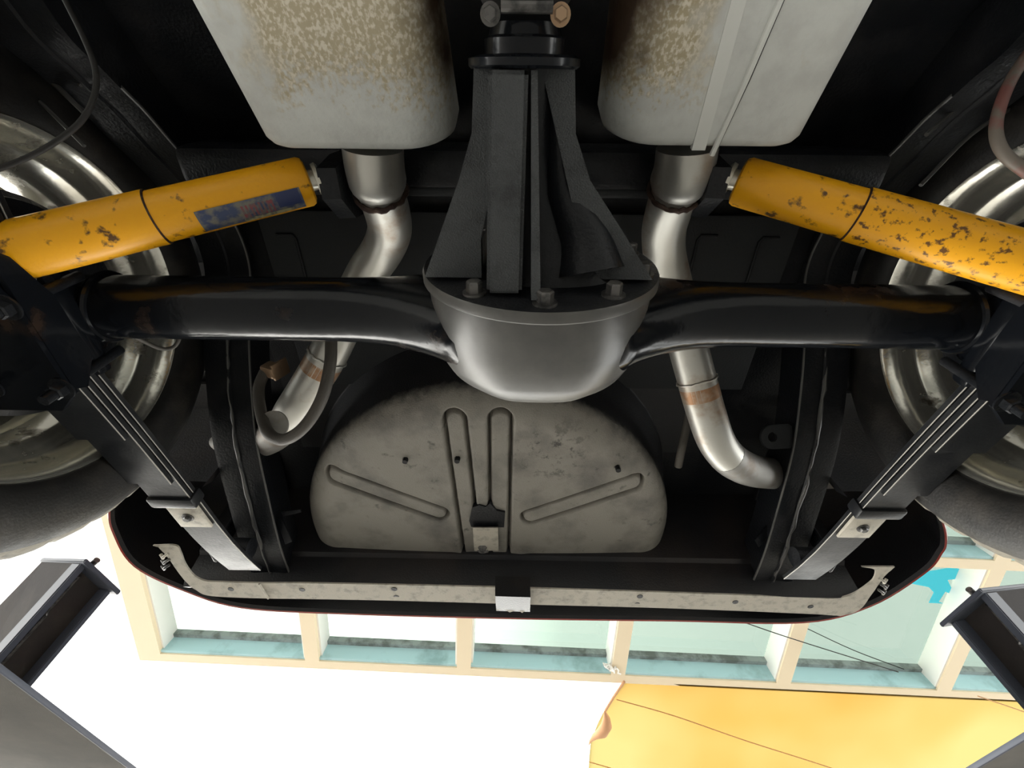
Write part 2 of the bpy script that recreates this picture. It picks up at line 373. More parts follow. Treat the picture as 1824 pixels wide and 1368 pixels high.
# sagging folded pocket at the edge of the awning
bm = bmesh.new(); loops = []
pk = [(1077, 1266, 3), (1080, 1276, 12), (1079, 1288, 19), (1071, 1300, 20), (1060, 1308, 12), (1052, 1318, 5), (1049, 1326, 2)]
for x, y, hw in pk:
    c = on_roof(x, y, -.02); wd = hw / FPX * 3.4
    loops.append([c + S_T * (wd * .5 * math.cos(a)) + S_N * (wd * .45 * (math.sin(a) + .6)) for a in [math.pi * 2 * k / 16 for k in range(16)]])
loft(bm, loops); link('folded_pocket', bm, AWNB, awn, 'brown folded pocket at the awning edge')
# wires strung below the panes
for pts, lb in ((((1318, 1106), (1412, 1138), (1600, 1197)), 'thin dark wire strung across a cream mullion under the roof panes'),
                (((1428, 1115), (1520, 1158), (1610, 1192)), 'thin faint wire strung under one roof pane right of the mullion')):
    bm = bmesh.new(); tube(bm, smooth_path([on_roof(x, y, -.03 if 'dark' in lb else .12) for x, y in pts], 5), .0032, 6)
    tag(link('wire', bm, WIRE), lb, 'wire')
bm = bmesh.new()
pts = []
for k in range(60):
    a = k * 1.1; pts.append(on_roof(1078 + k * .42 + 5 * math.cos(a), 1184 + k * .22 + 4 * math.sin(a * 1.3), .02 + .03 * math.sin(k * .5)))
tube(bm, pts, .006, 6); tag(link('cable_tangle', bm, WHITEP), 'small tangle of white cable in the corner of a roof pane', 'cable')
# torn cyan film lying on a pane
pg = [(1625, 1040), (1655, 1018), (1690, 1012), (1716, 1014), (1722, 1024), (1706, 1031), (1688, 1033), (1694, 1046), (1706, 1056), (1698, 1060), (1684, 1054), (1672, 1072), (1680, 1075), (1655, 1074), (1664, 1056), (1655, 1046)]
bm = bmesh.new(); prism(bm, [on_roof(x, y, HB - .012) for x, y in pg], -S_N * .004)
tag(link('torn_plastic_film', bm, CYAN, angle=20), 'torn piece of cyan plastic film stuck on a roof pane', 'plastic film')

# ------------------------------------------------------------------ the car
car = empty('car', (0, 0, 0))
tag(car, 'red car raised overhead, seen from below with black rear axle and yellow shock absorbers', 'car')
C_ = car

# --- underbody -----------------------------------------------------
bm = bmesh.new()
prof = [(-1.3, .10), (-.5, .10), (-.33, .13), (-.20, .21), (-.13, .262), (-.085, .275), (.10, .275), (.40, .265), (.66, .25)]
def zf(y):
    for (a, za), (b, zb) in zip(prof[:-1], prof[1:]):
        if a <= y <= b: return za + (zb - za) * (y - a) / (b - a)
    return prof[-1][1]
ys = [-1.3, -.8, -.5, -.42, -.33, -.28, -.24, -.2, -.17, -.13, -.11, -.085, -.05, 0, .05, .1, .2, .3, .4, .5, .6, .66]
xs = [-.82, -.80, -.56, -.545, -.40, -.36, -.33, -.29, -.22, -.15, -.1, 0, .1, .15, .22, .29, .33, .36, .40, .545, .56, .80, .82]
loops = []
for y in ys:
    lp = []
    for x in xs:
        z = zf(y); ax = abs(x)
        if ax > .55 and y > -.42: z = max(z, .46)
        if y < -.11 and .1 <= ax <= .33: z += .05
        if y < -.11 and ax < .1: z += .10
        lp.append(Vector((x, y, z)))
    loops.append(lp)
loft(bm, loops, closed=False, caps=False)
under = link('floor_pan', bm, BLK, C_, 'black painted floor pan', angle=50)
# panel behind the axle with pressed slots
bm = bmesh.new()
box(bm, (0, .115, .262), (.86, .33, .012), .003)
link('trunk_floor_panel', bm, PANEL, C_, 'dark grey trunk floor panel')
for x, y in ((508, 418), (1262, 420), (1372, 424)):
    p = at(x, y, Z=.256); bm = bmesh.new(); s = -1 if x < 900 else 1
    tube(bm, [p + Vector((-.014 * s * -1, 0, -.001)), p + Vector((0.012 * s * -1, 0, -.001)), p + Vector((.016 * -s, .006, -.001)), p + Vector((.016 * -s, .11, -.001))], .0028, 8)
    link('pressed_slot', bm, BLK, C_)
# cross member in front of the axle
bm = bmesh.new(); box(bm, (0, -.125, .20), (.92, .05, .085), .012); link('cross_member', bm, BLK, C_)
bm = bmesh.new(); box(bm, (0, -.098, .166), (.90, .012, .012), .003); link('cross_member_lip', bm, PANEL, C_)
# long soft pressings beside the mufflers
for pts in (((305, -60), (318, 20), (345, 90), (395, 175), (425, 240)), ((1600, -60), (1580, 20), (1545, 90), (1500, 170), (1470, 220))):
    bm = bmesh.new(); tube(bm, smooth_path([at(x, y, D=.60 + .0004 * y) for x, y in pts], 5), .022, 14); link('floor_pressing', bm, PANEL, C_)
# sill flanges: thin edges far out at the sides, highlights put in as paler colour
for pts, r in ((((0, 12), (70, 80), (145, 152)), .0022), (((-20, 40), (45, 100), (150, 200)), .003), (((0, 118), (80, 190), (150, 260)), .002)):
    bm = bmesh.new(); p3 = [at(x, y, D=.50) for x, y in pts]; tube(bm, smooth_path(p3, 4), r, 8); link('sill_flange', bm, HOUS, C_)
for pts, r in ((((1650, 240), (1735, 165), (1824, 90)), .0025), (((1640, 330), (1730, 240), (1824, 180)), .0022)):
    bm = bmesh.new(); p3 = [at(x, y, D=.52) for x, y in pts]; tube(bm, smooth_path(p3, 4), r, 8); link('sill_flange', bm, HOUS, C_)
# wheel house walls
for s in (-1, 1):
    bm = bmesh.new(); loops = []
    for k in range(25):
        a = math.pi * (k / 24) * 1.06 - .1; r = .37
        yy, zz = .02 + r * math.cos(a), .13 + r * math.sin(a) * .92
        loops.append([Vector((s * .80, yy, zz)), Vector((s * .70, yy, zz)), Vector((s * .60, yy, zz)), Vector((s * .555, yy * .97, zz - .012)), Vector((s * .54, yy * .9, zz - .05))])
    loft(bm, loops, closed=False, caps=False); link('wheel_house', bm, INNER, C_)

# frame rails
RP = [(-.75, .02), (-.45, .03), (-.28, .068), (-.225, .11), (-.19, .143), (-.154, .17), (-.10, .212), (-.03, .248), (.045, .248), (.137, .186), (.215, .144), (.305, .106), (.42, .079), (.517, .06), (.60, .052)]
RPs = smooth_path([(0, y, z) for y, z in RP], 6)
for s in (-1, 1):
    bm = bmesh.new(); loops = []
    for i, p in enumerate(RPs):
        t = (RPs[min(i + 1, len(RPs) - 1)] - RPs[max(i - 1, 0)]).normalized(); nrm = Vector((0, -t.z, t.y))
        def q(x, h): return Vector((s * x, p.y, p.z)) + nrm * h
        loops.append([q(.463, -.002), q(.463, .004), q(.470, .004), q(.470, .075), q(.532, .075), q(.532, .004), q(.538, .004), q(.538, -.002), q(.53, -.003), q(.503, -.001), q(.501, -.004), q(.498, -.004), q(.496, -.001), q(.47, -.003)])
    loft(bm, loops); rail = link('frame_rail', bm, BLK, C_)
    bm = bmesh.new(); i0 = 50
    wp = [Vector((s * (.499 + random.uniform(-.0018, .0018)), p.y, p.z - .003 + random.uniform(-.0012, .0012))) for p in RPs[i0:]]
    tube(bm, wp, [random.uniform(.0012, .0036) for _ in wp], 8); link('weld_seam', bm, HOUS, rail)
    bm = bmesh.new()
    for p0, p1 in zip(RPs[i0:-1], RPs[i0 + 1:]): pass
    tube(bm, [Vector((s * .4635, p.y, p.z)) for p in RPs[20:]], .0022, 8); link('flange_edge', bm, HOUS, rail)  # paler colour stands in for the highlight along the edge

# tow eye plate on the right rail
pc = at(1373, 778, X=.43); uu = Vector((1, 0, .1)).normalized(); vv = (UP * -1 - uu * (-UP).dot(uu)).normalized(); nn = uu.cross(vv)
bm = bmesh.new(); n = 28; out = []; inn = []
for k in range(n):
    a = 2 * math.pi * k / n; ca, sa = math.cos(a), math.sin(a)
    out.append(pc + uu * ((-.021 if False else 0) + (.021 * ca if ca < 0 else .036 * min(1, ca * 1.35))) + vv * .021 * max(-1, min(1, sa * (1 if ca < 0 else 1.3))))
    inn.append(pc + uu * .0085 * ca + vv * .0085 * sa)
loft(bm, [out, inn, [p - nn * .005 for p in inn], [p - nn * .005 for p in out], out], caps=False); bmesh.ops.remove_doubles(bm, verts=bm.verts, dist=1e-5)
link('tow_eye', bm, PANEL, C_)
# small bent brackets between rail and rear panel
for pts in (((1345, 962), (1372, 930), (1380, 940), (1352, 975)), ((492, 925), (500, 920), (520, 965), (508, 970)), ((500, 912), (535, 908), (536, 913), (505, 920))):
    bm = bmesh.new(); prism(bm, [at(x, y, D=.86) for x, y in pts], FW * .004); link('bracket', bm, BLK, C_)

# --- spare wheel well -------------------------------------------------
WZ, WX, WY, WR = .10, -.067, .555, .365
def slot_w(px): return [at(x, y, Z=WZ) for x, y in px]
slots = [(slot_w(((810, 750), (842, 985))), .0175), (slot_w(((891, 750), (890, 985))), .0185), (slot_w(((597, 850), (782, 912))), .0175), (slot_w(((1128, 862), (946, 918))), .018)]
holes = [slot_w(((723, 817),))[0], slot_w(((815, 816),))[0], slot_w(((1100, 832),))[0]]
def well_h(x, y):
    d = math.hypot(x - WX, y - WY)
    z = WZ
    if d > WR - .055:
        t = min((d - (WR - .055)) / .06, 1); z += .055 * (1 - math.sqrt(max(0, 1 - t * t)))
        if d > WR: z += (d - WR) * 4.5
    z -= .006 * max(0, 1 - (d / .30) ** 2)
    for (a, b), r in slots:
        ab = Vector((b.x - a.x, b.y - a.y)); ap = Vector((x - a.x, y - a.y)); t = max(0, min(1, ap.dot(ab) / ab.dot(ab)))
        q = (ap - ab * t).length
        # pressed channel around a plateau
        z += .019 * math.exp(-((q - r) / .0026) ** 2)
        if q < r: z += .002
    for h in holes:
        q = math.hypot(x - h.x, y - h.y)
        if q < .004: z += .004
    for hx, hy in ((-.12, .60), (.0, .60)):
        q = math.hypot((x - hx), (y - hy) * 1.4)
        z -= .008 * math.exp(-(q / .022) ** 4)
    return min(z, .262)
bm = bmesh.new(); NX, NY = 420, 330
x0, x1, y0, y1 = WX - .415, WX + .415, .13, .625
grid = [[bm.verts.new((x0 + (x1 - x0) * i / NX, y0 + (y1 - y0) * j / NY, well_h(x0 + (x1 - x0) * i / NX, y0 + (y1 - y0) * j / NY))) for i in range(NX + 1)] for j in range(NY + 1)]
for j in range(NY):
    for i in range(NX): bm.faces.new((grid[j][i], grid[j][i + 1], grid[j + 1][i + 1], grid[j + 1][i]))
bm.verts.index_update()
well = link('spare_wheel_well', bm, DUSTY, C_, 'dusty grey round spare wheel well with pressed grooves', angle=80)
for h in holes:
    bm = bmesh.new(); tube(bm, [h + Vector((0, 0, -.009)), h + Vector((0, 0, .012))], .0046, 14); link('drain_hole', bm, BLK, well)
# patch of black undercoat and the bracket in front of the rear panel
bm = bmesh.new(); b0 = at(864, 962, Y=.553)
prism(bm, [at(842, 940, Z=.083), at(887, 940, Z=.083), at(888, 981, Y=.566), at(845, 981, Y=.566)], FW * .006); br = link('spare_bracket', bm, LIP, C_, 'cream bracket with two bolts')
bm = bmesh.new(); bolt(bm, at(862, 955, Y=.549), (0, -.7, -.7), .008, .008); link('bolt', bm, BOLT, br)
bm = bmesh.new(); bolt(bm, at(860, 974, Y=.561), (0, -.7, -.7), .009, .012); link('bolt', bm, BOLT, br)
bm = bmesh.new(); pb = at(866, 922, Z=WZ - .008); 
prism(bm, [pb + Vector((dx, dy, 0)) for dx, dy in ((-.03, .028), (-.033, .01), (-.025, -.028), (-.012, -.035), (0.0, -.03), (.008, -.04), (.02, -.02), (.036, -.015), (.034, .028))], (0, 0, .01)); link('undercoat_patch', bm, BLK, well)

# --- rear panel, lip and body shell -----------------------------------
bm = bmesh.new(); loops = []
for x in [-.66, -.6, -.3, 0, .3, .6, .66]:
    loops.append([Vector((x, .575, .135)), Vector((x, .583, .09)), Vector((x, .592, .085)), Vector((x, .598, .03)), Vector((x, .604, .022)), Vector((x, .62, .03)), Vector((x, .62, .26)), Vector((x, .575, .26))])
loft(bm, loops); rp_ = link('rear_panel', bm, INNER, C_, 'black rear cross panel')
topL = [(272, 972, 282, 975), (312, 972, 292, 985), (322, 985, 304, 1000), (330, 1005, 312, 1012), (345, 1025, 330, 1035), (365, 1035, 350, 1052), (395, 1037, 378, 1062), (470, 1039, 470, 1066), (540, 1039, 540, 1067), (700, 1042, 700, 1070), (878, 1046, 880, 1075), (945, 1048, 943, 1077), (1140, 1054, 1140, 1082), (1310, 1060, 1310, 1088), (1445, 1065, 1450, 1094), (1490, 1066, 1498, 1096), (1520, 1058, 1532, 1085), (1545, 1042, 1552, 1060), (1557, 1030, 1566, 1040), (1558, 1015, 1578, 1024), (1535, 1010, 1596, 1008)]
bm = bmesh.new(); top = []; bot = []
tr = random.Random(3)
lo_a = []; lo_b = []
for i, (xa, ya, xb, yb) in enumerate(topL):
    k = min(i, len(topL) - 1 - i); z = .022 + (0, .0, .006, .01, .008, .004, .002)[k] * .0 if k < 7 else .022
    lo_a.append(at(xa, ya, Z=z)); lo_b.append(at(xb, yb, Z=z - .002))
sa = smooth_path(lo_a, 5); sb = smooth_path(lo_b, 5)
for i in range(len(sb)):
    if not (25 < i < 75): sb[i].y += tr.uniform(-.0015, .004)
loft(bm, [[a, b, b + Vector((0, 0, .003)), a + Vector((0, 0, .003))] for a, b in zip(sa, sb)])
lip = link('rear_lip', bm, LIP, C_, 'dusty cream flange under the rear panel')
for x, y in ((411, 1050), (538, 1051), (702, 1050), (706, 1063), (1140, 1063), (1135, 1076), (1310, 1073), (1444, 1081)):
    p = at(x, y, Z=.0205); bm = bmesh.new(); tube(bm, [p, p + Vector((0, 0, .004))], .0058, 14); link('hole', bm, BLK, lip)
p = at(472, 1052, Z=.018); bm = bmesh.new(); tube(bm, [at(462, 1040, Z=.0195), at(478, 1066, Z=.0175)], .0022, 8); link('overlap_edge', bm, LIP, lip)
bm = bmesh.new(); cb = at(912, 1055, Z=.012)
hull8(bm, [at(882, 1026, Y=.585), at(944, 1028, Y=.585), at(944, 1030, Y=.63), at(882, 1028, Y=.63), at(882, 1062, Y=.575), at(945, 1064, Y=.575), at(944, 1090, Z=.012), at(884, 1088, Z=.012)])
link('lip_bracket', bm, [INNER], lip)
bm = bmesh.new(); prism(bm, [at(x, y, Z=.0105) for x, y in ((882, 1066), (944, 1068), (944, 1089), (938, 1086), (930, 1092), (922, 1086), (908, 1091), (897, 1085), (884, 1088))], (0, 0, .003)); link('bracket_foot', bm, LIP, lip)
for x, y, s in ((300, 992, -1), (1566, 1036, 1)):
    for k, (dx, dy) in enumerate(((0, -6), (2, 4), (-2 * s, 14))):
        bm = bmesh.new(); p = at(x + dx, y + dy, Z=.012)
        tube(bm, smooth_path([p, p + Vector((s * .008, .004, -.004)), p + Vector((s * .014, .012, -.001)), p + Vector((s * .020, .008, .004))], 4), .0026, 8); link('clip', bm, BOLT if k else LIP, lip)
# body shell (inner black skin, red outside)
shell = [(-.80, .10, .30), (-.80, .40, .17), (-.796, .471, .10), (-.786, .511, .072), (-.757, .575, .046), (-.69, .653, .044), (-.59, .707, .041), (-.389, .72, .039), (0, .722, .036), (.326, .72, .036), (.59, .707, .030), (.70, .645, .031), (.768, .555, .044), (.787, .511, .056), (.795, .481, .075), (.80, .40, .16), (.80, .10, .30)]
sp = smooth_path(shell, 6); outp = []
bm = bmesh.new(); loops = []
for i, p in enumerate(sp):
    t = (sp[min(i + 1, len(sp) - 1)] - sp[max(i - 1, 0)]); t.z = 0; t.normalize(); nrm = Vector((-t.y, t.x, 0))
    if nrm.dot(Vector((p.x, p.y - .2, 0))) < 0: nrm = -nrm
    o = lambda h, d: p + nrm * d + Vector((0, 0, h))
    zt = .62 - p.z
    loops.append([o(.006, -.004), o(0, 0), o(-.001, .004), o(.004, .009), o(.03, .018), o(.10, .03), o(zt, .035), o(zt, .028), o(.10, .022), o(.03, .009)])
vs = loft(bm, loops)
bm.faces.ensure_lookup_table(); n = 10
for f in bm.faces:
    idx = [v.index for v in f.verts]
bm.verts.index_update()
for f in bm.faces:
    ks = {v.index % n for v in f.verts}
    f.material_index = 1 if ks <= {1, 2, 3, 4, 5, 6} and len(f.verts) == 4 else 0
link('rear_body_shell', bm, [INNER, RED], C_, 'red rear body edge with black inner skin')
bm = bmesh.new(); prism(bm, [(-.80, .15, .3), (-.62, .62, .3), (.62, .62, .3), (.80, .15, .3), (.82, .15, .32), (.7, .72, .32), (-.7, .72, .32), (-.82, .15, .32)][:4], (0, .0, .02)); link('quarter_floor', bm, INNER, C_)
for s in (-1, 1):
    bm = bmesh.new(); prism(bm, [(s * .54, .30, .28), (s * .80, .30, .28), (s * .80, .50, .24), (s * .72, .66, .22), (s * .54, .70, .22)], (0, 0, .01)); link('quarter_floor', bm, INNER, C_)
    bm = bmesh.new(); prism(bm, [(s * .80, -1.0, .1), (s * .80, -.42, .1), (s * .80, -.36, .25), (s * .80, -.22, .42), (s * .80, 0, .49), (s * .80, .25, .42), (s * .80, .12, .62), (s * .80, -1.0, .62)], (s * .008, 0, 0)); link('side_panel', bm, [RED], C_)

# --- rear axle ------------------------------------------------------------
bm = bmesh.new(); loops = []; TR_ = .0365
def smax(a, b, k=.02):
    h = max(k - abs(a - b), 0) / k; return max(a, b) + h * h * k * .25
N = 120
for i in range(N + 1):
    x = -.575 + 1.15 * i / N; ax = abs(x - .01); s = 1 if x > .01 else -1
    hb = .096 * max(0, 1 - (ax / .105) ** 3.2) ** (1 / 2.4) if ax < .105 else 0
    fl = .066 * max(0, 1 - max(0, ax - .085) / .165) ** 2.4 if ax < .25 else 0
    az = smax(TR_ + fl * .75, hb, .03); wgt = min(1, max(0, (az - TR_) / .07))
    ay = TR_ + (.046 - TR_) * wgt; yc = .002 * wgt; zc = -.006 * wgt; ex = 2 + .6 * wgt
    lp = []
    for k in range(40):
        a = 2 * math.pi * k / 40; c, sn = math.cos(a), math.sin(a)
        lp.append(Vector((x, yc + ay * math.copysign(abs(c) ** (2 / ex), c), zc + az * math.copysign(abs(sn) ** (2 / ex), sn))))
    loops.append(lp)
loft(bm, loops); axle = link('rear_axle', bm, BLKG, C_, 'black rear axle with round differential housing', angle=60)
FX, FZ = .008, -.010
# polished barrel of the housing behind the flange
bm = bmesh.new(); lathe(bm, [(-.05, .095), (-.05, .117), (-.040, .1175), (.0, .1165), (.028, .113), (.044, .105), (.058, .09), (.068, .066), (.072, .03), (.073, .001)], (FX, 0, FZ), (0, 1, 0), 64)
for v in bm.verts:
    a = math.atan2(v.co.x - FX, -(v.co.z - FZ))
    if abs(a) < .9: 
        r = math.hypot(v.co.x - FX, v.co.z - FZ); 
        flat = .110; zz = v.co.z - FZ
        if zz < -flat * r / .117: v.co.z = FZ - flat * r / .117 + (zz + flat * r / .117) * .35
link('differential_housing', bm, HOUS, axle, angle=50)
bm = bmesh.new(); lathe(bm, [(-.062, .02), (-.062, .118), (-.061, .1215), (-.0585, .123), (-.051, .123), (-.049, .121), (-.049, .1)], (FX, 0, FZ), (0, 1, 0), 72)
for f in bm.faces:
    f.normal_update()
    if abs(f.normal.y) > .9: f.material_index = 1  # dark face against lighter rim: the lit rim is put into the colour
link('flange_ring', bm, [HOUS, BLK], axle)
for k in range(10):
    a = math.radians(-90 + 36 * k); p = Vector((FX + .106 * math.cos(a), -.062, FZ + .106 * math.sin(a)))
    bm = bmesh.new(); bolt(bm, p, (0, -1, 0), .0075, .011); link('flange_bolt', bm, BOLT, axle)
# carrier with its ribs
NX_ = -.013
bm = bmesh.new(); loops = []
for y, r, xo, zo, e_ in ((-.06, .078, .016, -.006, .95), (-.08, .066, .012, -.006, 1), (-.105, .050, .004, -.006, 1), (-.135, .037, -.009, -.008, 1), (-.17, .032, NX_, -.010, 1), (-.232, .033, NX_, -.012, 1)):
    loops.append([Vector((xo + r * math.copysign(abs(math.cos(a)) ** .8, math.cos(a)), y, zo + r * e_ * math.copysign(abs(math.sin(a)) ** .8, math.sin(a)))) for a in [2 * math.pi * k / 40 for k in range(40)]])
loft(bm, loops); carrier = link('gear_carrier', bm, BLK, axle, angle=60)
for poly in ([(-.232, -.053), (-.185, -.056), (-.15, -.068), (-.066, -.104), (-.066, -.05), (-.10, -.05), (-.232, -.02)], [(-.232, .027), (-.185, .031), (-.15, .046), (-.11, .078), (-.066, .112), (-.066, .06), (-.12, .035), (-.232, 0)]):
    bm = bmesh.new(); prism(bm, [Vector((x, y, -.040 - (y + .232) * .16)) for y, x in poly], (0, 0, .02)); link('web', bm, CAST, axle)
bm = bmesh.new(); hull8(bm, [Vector(p) for p in ((-.0405, -.228, -.064), (-.010, -.228, -.064), (-.010, -.228, -.03), (-.0405, -.228, -.03), (-.043, -.066, -.106), (-.012, -.066, -.106), (-.012, -.066, -.04), (-.043, -.066, -.04))])
bmesh.ops.bevel(bm, geom=list(bm.edges), offset=.003, segments=2, affect='EDGES'); link('rib', bm, CAST, axle)
bm = bmesh.new(); hull8(bm, [Vector(p) for p in ((-.008, -.228, -.060), (-.003, -.228, -.060), (-.003, -.228, -.03), (-.008, -.228, -.03), (-.004, -.066, -.118), (.004, -.066, -.118), (.004, -.066, -.04), (-.004, -.066, -.04))]); link('rib', bm, CAST, axle)
bm = bmesh.new(); tube(bm, smooth_path([(.052, -.07, -.06), (.045, -.10, -.048), (.025, -.14, -.035), (.016, -.20, -.03)], 4), [max(.006, .034 - .0022 * i) for i in range(13)], 16); link('bearing_boss', bm, BLK, axle)
# pinion nose
bm = bmesh.new(); lathe(bm, [(0, .02), (0, .044), (.002, .0462), (.007, .0462), (.009, .043), (.010, .03)], (NX_, -.229, -.02), (0, -1, 0), 40); link('pinion_collar', bm, BLKG, axle)
# spring perches and brake plates on the axle ends
for s in (-1, 1):
    bm = bmesh.new(); box(bm, (s * .520, 0, -.047), (.075, .12, .022), .006); box(bm, (s * .520, 0, -.03), (.06, .085, .03), .01); link('spring_perch', bm, BLKG, axle)
    bm = bmesh.new(); tube(bm, [(s * .486 + s * .004 * math.cos(t), TR_ * 1.03 * math.cos(t), TR_ * 1.03 * math.sin(t)) for t in [2 * math.pi * k / 40 for k in range(41)]], .004, 8); link('weld_ring', bm, BLKG, axle)

# --- propeller shaft and joint ------------------------------------------------
bm = bmesh.new(); lathe(bm, [(0, .006), (0, .033), (.012, .033), (.014, .030), (.022, .028), (.023, .004)], (NX_, -.237, -.016), (0, -1, 0), 36); shaft = link('propeller_shaft', bm, BLKG, C_, 'black propeller shaft joint')
bm = bmesh.new(); tube(bm, [(NX_, -.33, -.008), (NX_, -1.2, .03)], .035, 28); link('shaft_tube', bm, BLKG, shaft)
for s in (-1, 1):
    bm = bmesh.new(); prism(bm, [(NX_ + s * .016, -.272, -.04), (NX_ + s * .034, -.272, -.036), (NX_ + s * .036, -.31, -.034), (NX_ + s * .030, -.335, -.034), (NX_ + s * .012, -.335, -.036)], (0, 0, .05)); link('yoke_arm', bm, HOUS, shaft)
    bm = bmesh.new(); tube(bm, [(NX_ + s * .03, -.30, -.012), (NX_ + s * .052, -.30, -.012)], .014, 20); link('bearing_cup', bm, BOLT, shaft)
    bm = bmesh.new(); bolt(bm, (NX_ + s * .026, -.262, -.046), (0, 0, -1), .0052, .008); link('yoke_bolt', bm, BRASS if s > 0 else BOLT, shaft)
bm = bmesh.new(); tube(bm, [(NX_ - .018, -.266, -.049), (NX_ + .02, -.266, -.049)], .004, 10); link('strap', bm, BOLT, shaft)
bm = bmesh.new(); tube(bm, [(NX_, -.30, -.012 - .03), (NX_, -.30, .03)], .012, 16); link('cross_pin', bm, HOUS, shaft)

# --- leaf springs ----------------------------------------------------------------
def zs(y):                                    # upper face of the main leaf
    y_ = abs(y); return -.0555 + .165 * y_ - .075 * y_ * y_ + .5 * max(0, y_ - .36) ** 2 if y >= 0 else -.0555 + .10 * y_ + .05 * y_ * y_
for s in (-1, 1):
    LT = .0078; root = None
    ends = [(.545, -.62), (.29, -.42), (.245, -.33), (.145, -.22)]
    for i, (ye, yb) in enumerate(ends):
        bm = bmesh.new(); loops = []; nseg = 26
        for k in range(nseg + 1):
            y = yb + (ye - yb) * k / nseg; z = zs(y) - i * (LT + .0012)
            loops.append([Vector((s * x_, y, z - h_)) for x_, h_ in ((.491, 0), (.549, 0), (.5502, .0012), (.5502, LT - .0012), (.549, LT), (.491, LT), (.4898, LT - .0012), (.4898, .0012))])
        loft(bm, loops)
        o = link('leaf_spring' if i == 0 else 'leaf', bm, LEAF, C_ if i == 0 else root, 'black leaf spring of four stacked leaves' if i == 0 else None)
        if i == 0: root = o
    edges = [(i, k) for i, k in enumerate(ends)]
    for i, (ye, yb) in edges:                     # bare worn lower edge of each leaf
        bm = bmesh.new(); tube(bm, [(s * .4902, yb + (ye - yb) * k / 20, zs(yb + (ye - yb) * k / 20) - i * (LT + .0012) - LT + .0006) for k in range(21)], .0009, 6); link('worn_edge', bm, WORN, root)
    # clamp and end plate with bolt
    yk = .298; z = zs(yk)
    bm = bmesh.new(); box(bm, (s * .52, yk, z - .009), (.068, .022, .026), .004, Matrix.Rotation(math.radians(6), 3, 'X')); link('spring_clamp', bm, LEAF, root)
    bm = bmesh.new(); box(bm, (s * .52, yk + .045, zs(yk + .045) - .0105), (.050, .058, .005), .0015, Matrix.Rotation(math.radians(6), 3, 'X')); ep = link('end_plate', bm, LIP, root)
    bm = bmesh.new(); bolt(bm, (s * .52, yk + .045, zs(yk + .045) - .013), (0, .1, -1), .006, .005); link('bolt', bm, BOLT, root)
    bm = bmesh.new(); tube(bm, [(s * .49, .485, zs(.475) + .014), (s * .55, .485, zs(.475) + .014)], .018, 24); link('spring_eye', bm, BLK, root)
    bm = bmesh.new(); box(bm, (s * .557, .495, zs(.475) + .06), (.007, .03, .12), .003); link('shackle', bm, BLK, root)
    # clamping plate with studs under the axle
    zp = zs(0) - 4 * (LT + .0012)
    bm = bmesh.new(); prism(bm, [(s * x, y, zp - .001) for x, y in ((.478, .055), (.478, -.045), (.49, -.075), (.53, -.11), (.60, -.11), (.60, .075), (.50, .075))], (0, 0, -.008))
    prism(bm, [(s * .477, y, z_) for y, z_ in ((.05, zp - .004), (.056, zp + .01), (.03, zp + .032), (-.04, zp + .03), (-.085, zp + .012), (-.10, zp - .004))], (s * .005, 0, 0)); link('clamp_plate', bm, BLKG, root)
    for y in (-.045, .045):
        for x in (.483, .557):
            bm = bmesh.new(); tube(bm, [(s * x, y, -.02), (s * x, y, zp - .032)], .0055, 12); bolt(bm, (s * x, y, zp - .009), (0, 0, -1), .0085, .01); link('u_bolt', bm, BLK, root)

